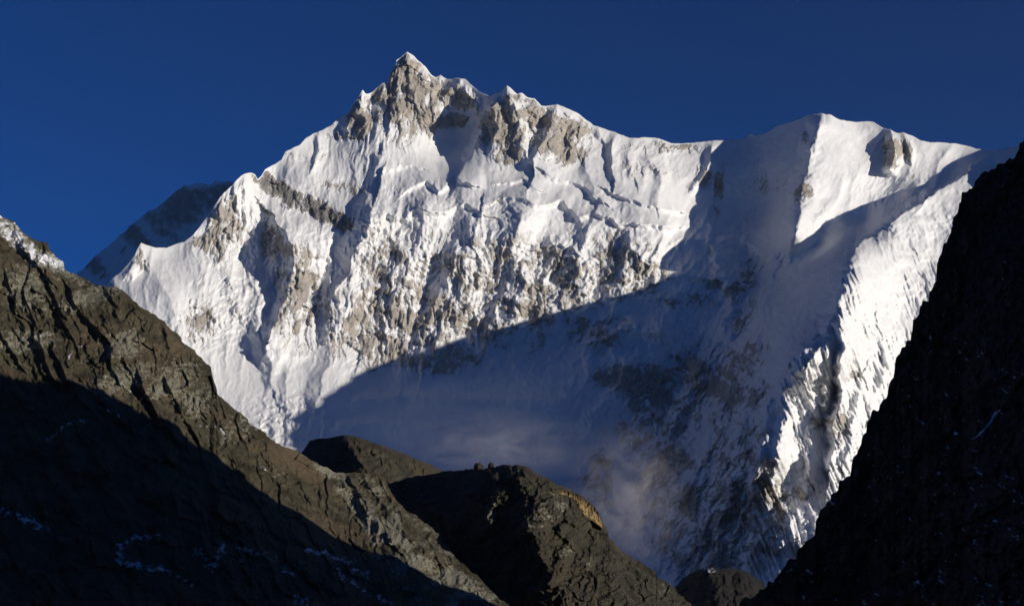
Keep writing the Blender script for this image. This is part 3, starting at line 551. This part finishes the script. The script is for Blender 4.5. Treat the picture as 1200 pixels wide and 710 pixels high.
def build_right():
    us = np.arange(800, 1760, 1.0)
    sk = [(800, 790), (840, 738), (862, 712), (880, 698), (892, 691), (905, 680), (916, 668), (925, 660), (934, 648), (940, 640), (949, 626), (955, 612), (960, 600), (965, 588), (972, 579), (984, 571), (990, 560), (994, 548), (999, 538), (1004, 524), (1010, 511), (1016, 496), (1022, 481), (1030, 473), (1040, 461),
          (1045, 446), (1047, 428), (1052, 416), (1060, 405), (1067, 395), (1072, 384), (1078, 368), (1085, 352), (1091, 338), (1095, 324), (1096, 312), (1100, 296), (1104, 286), (1110, 276), (1113, 266), (1119, 254), (1127, 240), (1136, 228), (1146, 215), (1156, 204), (1168, 192), (1178, 186), (1188, 180), (1196, 174), (1203, 168), (1225, 140), (1260, 95), (1320, 30), (1400, -30), (1450, -35), (1520, 60), (1600, 240), (1680, 520), (1760, 860)]
    U, V = grid(us, rough_line(sk, 9.0, 2.5, 34, 5), 900.0, 600, jitter=0, power=1.1)
    D = field([(a, b, c * K) for a, b, c in [(800, 790, 1.55), (862, 712, 1.6), (940, 640, 1.55), (990, 560, 1.52), (1046, 435, 1.5), (1100, 296, 1.5), (1200, 170, 1.45), (1320, 30, 1.25), (1560, -200, 1.0), (1000, 640, 1.4), (1000, 710, 1.3), (1100, 450, 1.32), (1100, 600, 1.14), (1100, 710, 1.02), (1200, 300, 1.25), (1200, 450, 1.04), (1200, 600, .88), (1200, 710, .76),
        (1350, 300, .95), (1350, 710, .6), (1500, 710, .5), (1500, 100, .85), (1650, 400, .7), (1760, 860, .45), (900, 900, 1.0), (1200, 900, .66), (1500, 900, .45), (930, 760, 1.25)]], 25)(U, V) * 0.94
    top = V - V[:1]
    k = sstep(0, 20, top); A = U + k * 6 * fbm(U / 30, V / 30, 61, 4); B = V + k * 9 * fbm(U / 30, V / 30, 67, 4)
    H = 18 * (ridged(A / 55, B / 70, 71, 5) - .4) + 8 * slabs(A, B, -35, 30, 73) + 14 * facets(A / 26, B / 20, 74) + 8 * facets(A / 11, B / 9, 76) + 4 * facets(A / 5, B / 4.5, 78) + 3 * fbm(A / 4, B / 4, 79, 3)
    H *= 0.3 + 0.7 * sstep(0, 12, top)
    c, a = rot(U, V, 62)
    n = .75 * fbm(c / 7, a / 20, 82, 4, .62) + .3 * fbm(c / 3, a / 6, 87, 2); nb = fbm(A / 70, B / 70, 85, 3)
    dens = sstep(150, 620, V) * .14 + .12 * nb + .05 * sstep(1000, 1200, U)
    snow = np.clip((n - .27 + dens) * 2.6, 0, .85)
    snow = np.maximum(snow, np.clip(stroke(A, B, [(1172, 482), (1160, 495), (1140, 512)], 3) * 1.0, 0, .9))
    pale = np.clip(.35 * n2_(A, B), 0, 1)
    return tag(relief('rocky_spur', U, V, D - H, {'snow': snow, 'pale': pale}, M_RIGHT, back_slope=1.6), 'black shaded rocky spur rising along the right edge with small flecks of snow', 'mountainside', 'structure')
def n2_(A, B): return np.clip(.5 + fbm(A / 20, B / 20, 88, 3), 0, 1)
build_right()

def build_knolls():
    # the farther knoll, left
    us = np.arange(300, 600, 0.8)
    sk = [(300, 600), (340, 552), (352, 533), (358, 524), (363, 516), (372, 514), (385, 513), (396, 511), (404, 509), (416, 511), (430, 516), (446, 521), (462, 527), (478, 533), (494, 540), (508, 546), (520, 552), (550, 575), (600, 610)]
    U, V = grid(us, sk, 760.0, 200, jitter=2.0, seed=150, jl=8, power=1.3)
    D = field([(a, b, c * K) for a, b, c in [(300, 600, 2.9), (358, 522, 3.2), (404, 509, 3.15), (470, 530, 3.25), (520, 552, 3.4), (600, 610, 3.5), (380, 545, 3.05), (430, 555, 3.0), (480, 560, 3.15), (400, 620, 2.8), (540, 640, 3.0), (330, 700, 2.5), (580, 750, 2.6)]], 20)(U, V)
    H = np.zeros(U.shape, np.float32)
    A = U + 5 * fbm(U / 20, V / 20, 91); B = V + 5 * fbm(U / 20, V / 20, 95)
    for pts, h, wl, wr in [([(402, 508), (416, 530), (432, 556)], 55, 14, 60), ([(440, 520), (462, 540)], 16, 4, 22), ([(490, 542), (506, 556)], 16, 4, 18), ([(405, 535), (420, 556)], 18, 4, 14)]:
        rib(H, A, B, pts, h, wl, wr)
    H += 16 * slabs(A, B, 50, 22, 96) + 14 * (ridged(A / 24, B / 24, 98, 5) - .4) + 10 * facets(A / 14, B / 12, 221) + 5 * facets(A / 6, B / 6, 224) + 3 * fbm(A / 5, B / 5, 99, 3)
    H *= 0.3 + 0.7 * sstep(0, 10, V - V[:1])
    pale = np.clip(.15 + .6 * fbm(A / 8, B / 6, 101, 3), 0, .4)
    tag(relief('low_knoll', U, V, D - H, {'snow': pale * 0, 'pale': pale}, M_KNOLL, back_slope=.8), 'small dark brown knoll with a slanting slab top between the mountainside and the bigger knoll', 'knoll', 'structure')

    # the nearer knoll
    us = np.arange(400, 900, 0.7)
    sk = [(400, 640), (430, 592), (444, 572), (456, 566), (474, 562), (492, 558), (508, 555), (522, 552), (540, 551), (552, 550), (566, 548), (580, 547), (596, 545), (606, 545), (614, 547), (626, 552), (638, 558), (652, 565), (668, 572), (682, 579), (691, 587), (697, 595), (703, 605), (709, 618),
          (716, 632), (724, 643), (736, 651), (750, 660), (764, 668), (778, 679), (790, 689), (802, 700), (815, 712), (840, 735), (900, 800)]
    U, V = grid(us, rough_line(sk, 3.2, 1.6, 22, 13), 860.0, 420, jitter=0, power=1.15)
    D = field([(a, b, c * K) for a, b, c in [(400, 640, 2.45), (456, 566, 2.75), (522, 552, 2.7), (596, 545, 2.55), (640, 560, 2.55), (692, 588, 2.6), (706, 618, 2.62), (750, 660, 2.6), (815, 712, 2.6), (900, 800, 2.4), (480, 620, 2.5), (540, 600, 2.45), (600, 600, 2.36), (640, 620, 2.3), (700, 650, 2.4), (600, 680, 2.15), (540, 680, 2.3), (660, 700, 2.1), (740, 700, 2.3), (600, 860, 1.5), (450, 860, 1.5), (850, 860, 1.8), (700, 800, 1.75)]], 22)(U, V)
    H = np.zeros(U.shape, np.float32)
    A = U + 16 * fbm(U / 28, V / 28, 111, 5, .6) * sstep(0, 20, V - V[:1]); B = V + 10 * fbm(U / 25, V / 25, 115, 4) * sstep(0, 20, V - V[:1])
    for pts, h, wl, wr in [([(604, 545), (612, 570), (618, 600), (625, 640), (650, 700)], 60, 22, 90), ([(570, 548), (586, 570), (580, 590), (572, 612)], 35, 26, 14), ([(545, 575), (565, 600), (575, 620)], 30, 14, 12), ([(520, 600), (545, 640), (560, 690)], 30, 20, 16), ([(490, 580), (505, 605), (520, 640)], 24, 16, 12), ([(622, 620), (640, 660), (660, 700)], 26, 10, 20), ([(700, 640), (715, 670), (730, 705)], 22, 10, 24), ([(662, 615), (664, 640), (655, 660)], 26, 8, 16), ([(690, 650), (688, 668)], 18, 8, 16), ([(560, 550), (558, 580)], 18, 12, 12)]:
        rib(H, A, B, pts, h, wl, wr)
    H += 36 * (ridged(A / 45, B / 60, 116, 5) - .4) + 10 * (ridged(A / 15, B / 18, 118, 5) - .4) + 3 * fbm(A / 4, B / 4, 119, 3) + 13 * facets(A / 22, B / 22, 211) + 8 * facets(A / 10, B / 10, 214) + 4 * facets(A / 5, B / 5, 217) + 9 * slabs(A, B, 40, 24, 117)
    H *= 0.3 + 0.7 * sstep(0, 10, V - V[:1])
    n = fbm(A / 9, B / 7, 121, 3)
    pale = np.clip(blobs(A, B, [(640, 600, 60, 20, .42, 50), (575, 600, 14, 18, .5), (664, 650, 8, 18, .45), (690, 660, 10, 14, .5), (780, 690, 20, 12, .4, 50)]) + .35 * n, 0, 1)
    kn = relief('rocky_knoll', U, V, D - H, {'snow': pale * 0, 'pale': pale}, M_KNOLL, back_slope=.8)
    tag(kn, 'dark rounded rocky knoll in the middle with two boulders on top and an ochre cliff band', 'knoll', 'structure')
    # its ochre cliff band
    us = np.arange(638, 707, 0.35)
    sk = [(634, 568), (640, 570), (650, 573), (662, 574), (672, 577), (682, 581), (690, 588), (697, 594), (702, 602), (704.5, 610), (708, 618)]
    bo = [(634, 572), (644, 577), (656, 588), (668, 597), (680, 603), (690, 608), (700, 614), (705, 619), (708, 622)]
    U, V = grid(us, sk, lambda u: np.interp(u, [p[0] for p in bo], [p[1] for p in bo]) + 1.6 * fbm(u / 5, u * 0, 131, 3), 70, jitter=1.2, seed=130, jl=5)
    t = np.linspace(0, 1, 70)[:, None]
    Dc = 2432.0 + (U - 634) * 1.7 - 14 * (1 - (1 - t) ** 0.5)
    c, a = rot(U, V, 8)
    h = 7 * (ridged(c / 9, a / 40, 133, 4) - .4) + 5 * facets(c / 6, a / 9, 134) + 5 * fbm(U / 3, V / 3, 136, 3)
    edge = sstep(0, 12, U - 638) * sstep(0, 3, 707 - U)
    warm = np.clip(sstep(.05, .3, t) * sstep(1.0, .75, t) * sstep(0, 26, U - 638) * (0.7 + 1.3 * fbm(c / 6, a / 14, 138, 3)) * edge, 0, 1) + U * 0
    cl = relief('cliff', U, V, Dc - h + 30 * (1 - edge), {'snow': warm * 0, 'pale': warm * .3, 'warm': warm}, M_CLIFF, back_slope=.6, parent=kn, back_rows=6)
    cl['label'] = 'ochre yellow sunlit cliff band'

    # small far hill in the valley mouth
    us = np.arange(700, 1000, 1.0)
    sk = [(700, 760), (760, 712), (780, 696), (793, 684), (803, 676), (812, 670), (820, 666), (827, 663), (834, 664), (842, 667), (852, 665), (864, 666), (876, 670), (888, 678), (900, 690), (930, 715), (1000, 760)]
    U, V = grid(us, rough_line(sk, 2.2, 2, 14, 17), 800.0, 160)
    D = field([(a, b, c * K) for a, b, c in [(700, 760, 4.4), (793, 684, 4.7), (828, 663, 4.6), (876, 670, 4.8), (930, 715, 4.9), (1000, 760, 4.8), (830, 720, 4.2), (830, 800, 3.6), (720, 800, 3.8), (980, 800, 4.0)]], 20)(U, V)
    H = np.zeros(U.shape, np.float32)
    rib(H, U, V, [(828, 663), (838, 690), (852, 720)], 50, 20, 50)
    rib(H, U, V, [(868, 665), (868, 690), (880, 720)], 70, 10, 40)
    H += 45 * (ridged(U / 20, V / 22, 171, 4) - .4) + 22 * facets(U / 12, V / 12, 173) + 10 * facets(U / 5, V / 5, 175); H *= 0.3 + 0.7 * sstep(0, 8, V - V[:1])
    sn = stroke(U, V, [(824, 664), (829, 668), (836, 668)], 5) * (.75 + 1.5 * fbm(U / 3, V / 3, 179, 2)) + .4 * stroke(U, V, [(852, 666), (868, 667)], 2)
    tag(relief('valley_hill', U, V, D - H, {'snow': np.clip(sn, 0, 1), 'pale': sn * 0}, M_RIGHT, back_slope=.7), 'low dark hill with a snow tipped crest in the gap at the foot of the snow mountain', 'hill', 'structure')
build_knolls()

# ------------------------------------------------------------------ valley ground
def build_ground():
    rad = np.concatenate([np.linspace(0, 400, 60), np.geomspace(410, 90000, 90)]); th = np.linspace(0, 2 * np.pi, 161)
    Rr, T = np.meshgrid(rad, th, indexing='ij')
    X = Rr * np.sin(T); Y = Rr * np.cos(T)
    Z = -2.2 - sstep(4, 420, Rr) * (abs(GROUND) - 2.2) - Rr * 0.002 * (Rr < 400)
    Z = Z + 1.2 * fbm(X / 20, Y / 20, 200, 4) * sstep(3, 60, Rr) * (Rr < 6000)
    n, m = X.shape
    me = bpy.data.meshes.new('ground')
    idx = np.arange(n * m).reshape(n, m)
    q = np.stack([idx[:-1, :-1], idx[:-1, 1:], idx[1:, 1:], idx[1:, :-1]], -1).reshape(-1, 4)
    me.from_pydata(np.stack([X, Y, Z], -1).reshape(-1, 3).tolist(), [], q.tolist()); me.update()
    me.polygons.foreach_set('use_smooth', np.ones(len(me.polygons), bool))
    k = N('valley ground'); co = k.coord()
    f = k.noise(co, 0.05, 6, .65); g = k.noise(co, 0.9, 4, .7)
    me.materials.append(k.done(k.mix(k.maprange(f, .4, .6), (0.045, 0.04, 0.03), (0.09, 0.08, 0.06)), .9, k.bump(g, .8, .4)))
    o = bpy.data.objects.new('ground', me); COL.objects.link(o)
    tag(o, 'dark stony valley floor', 'ground', 'structure')
build_ground()

# ------------------------------------------------------------------ boulders on the knoll
def boulder(u, v, d, size, label, seed):
    import bmesh
    bm = bmesh.new(); bmesh.ops.create_icosphere(bm, subdivisions=4, radius=1)
    co = np.array([x.co[:] for x in bm.verts])
    r = 1 + .30 * fbm(co[:, 0] * 1.3 + 9, co[:, 1] * 1.3 + co[:, 2] * 1.7, seed, 3) + .12 * fbm(co[:, 0] * 4, co[:, 2] * 4 + co[:, 1] * 3, seed + 3, 3)
    for x, q in zip(bm.verts, r):
        x.co = Vector((x.co.x * size[0], x.co.y * size[1], x.co.z * size[2])) * float(q)
    me = bpy.data.meshes.new('boulder'); bm.to_mesh(me); bm.free()
    me.polygons.foreach_set('use_smooth', np.ones(len(me.polygons), bool)); me.materials.append(M_KNOLL)
    o = bpy.data.objects.new('boulder', me); COL.objects.link(o); o.location = at(u, v, d)
    return tag(o, label, 'boulder', group='boulders on the knoll top')
boulder(560.5, 547.0, 2575, (8.5, 8, 7.0), 'larger near black boulder, left of the two on top of the knoll', 301)
boulder(575.5, 545.5, 2570, (5.5, 6, 5.5), 'smaller grey boulder, right of the two on top of the knoll', 305)

# ------------------------------------------------------------------ drifting mist at the foot of the face
def mist(name, u, v, d, sx, sy, sz, dens, seed, label, tint=(.92, .89, .90)):
    import bmesh
    bm = bmesh.new(); bmesh.ops.create_icosphere(bm, subdivisions=4, radius=1)
    me = bpy.data.meshes.new(name); bm.to_mesh(me); bm.free()
    o = bpy.data.objects.new(name, me); COL.objects.link(o)
    o.location = at(u, v, d); o.scale = (sx, sy, sz)
    k = N('mist ' + str(seed))
    c = k.n('ShaderNodeTexCoord')
    ln = k.n('ShaderNodeVectorMath', operation='LENGTH'); k.link(c.outputs['Object'], ln.inputs[0])
    fall = k.maprange(ln.outputs['Value'], 1.0, 0.0, 0, 1)
    mp = k.n('ShaderNodeMapping'); mp.inputs['Location'].default_value = (seed, 0, 0); mp.inputs['Scale'].default_value = (1.0, 1.0, 1.0)
    k.link(c.outputs['Object'], mp.inputs[0])
    nz = k.maprange(k.noise(mp.outputs[0], 2.6, 7, .66, 1.6), .42, .68)
    dn = k.math('MULTIPLY', k.math('MULTIPLY', fall, nz), dens)
    pv = k.n('ShaderNodeVolumePrincipled'); pv.inputs['Color'].default_value = (*tint, 1); pv.inputs['Anisotropy'].default_value = 0.0
    k.link(dn, pv.inputs['Density'])
    om = k.n('ShaderNodeOutputMaterial'); k.link(pv.outputs[0], om.inputs['Volume'])
    me.materials.append(k.m)
    return tag(o, label, 'mist', 'stuff')
mist('mist', 732, 585, 5000, 300, 240, 320, 0.0046, 3, 'pinkish grey wisp of mist rising beside the ochre cliff of the knoll')
mist('mist', 585, 525, 5200, 430, 260, 170, 0.0027, 9, 'thin flat veil of mist over the glacier behind the knoll top')
mist('mist', 520, 500, 6300, 1500, 700, 420, 0.0003, 15, 'faint wide veil of blue mist hanging low over the shaded glacier basin', (.72, .86, 1.0))

# ------------------------------------------------------------------ thin mountain air
def haze():
    x0, x1, y0, y1, z0, z1 = -95000, 95000, -95000, 95000, -300, 4700
    x0, x1, y0, y1 = -9000, 9000, -1500, 16500
    vs = [(x, y, z) for x in (x0, x1) for y in (y0, y1) for z in (z0, z1)]
    fs = [(0, 1, 3, 2), (4, 6, 7, 5), (0, 4, 5, 1), (2, 3, 7, 6), (0, 2, 6, 4), (1, 5, 7, 3)]
    me = bpy.data.meshes.new('haze'); me.from_pydata(vs, [], fs); me.update()
    o = bpy.data.objects.new('haze', me); COL.objects.link(o)
    k = N('haze'); pv = k.n('ShaderNodeVolumePrincipled')
    pv.inputs['Color'].default_value = (.62, .80, 1.0, 1); pv.inputs['Density'].default_value = HAZE; pv.inputs['Anisotropy'].default_value = 0.1
    om = k.n('ShaderNodeOutputMaterial'); k.link(pv.outputs[0], om.inputs['Volume'])
    me.materials.append(k.m)
    tag(o, 'thin blue haze of the mountain air', 'haze', 'stuff')
HAZE = 3.0e-6
haze()
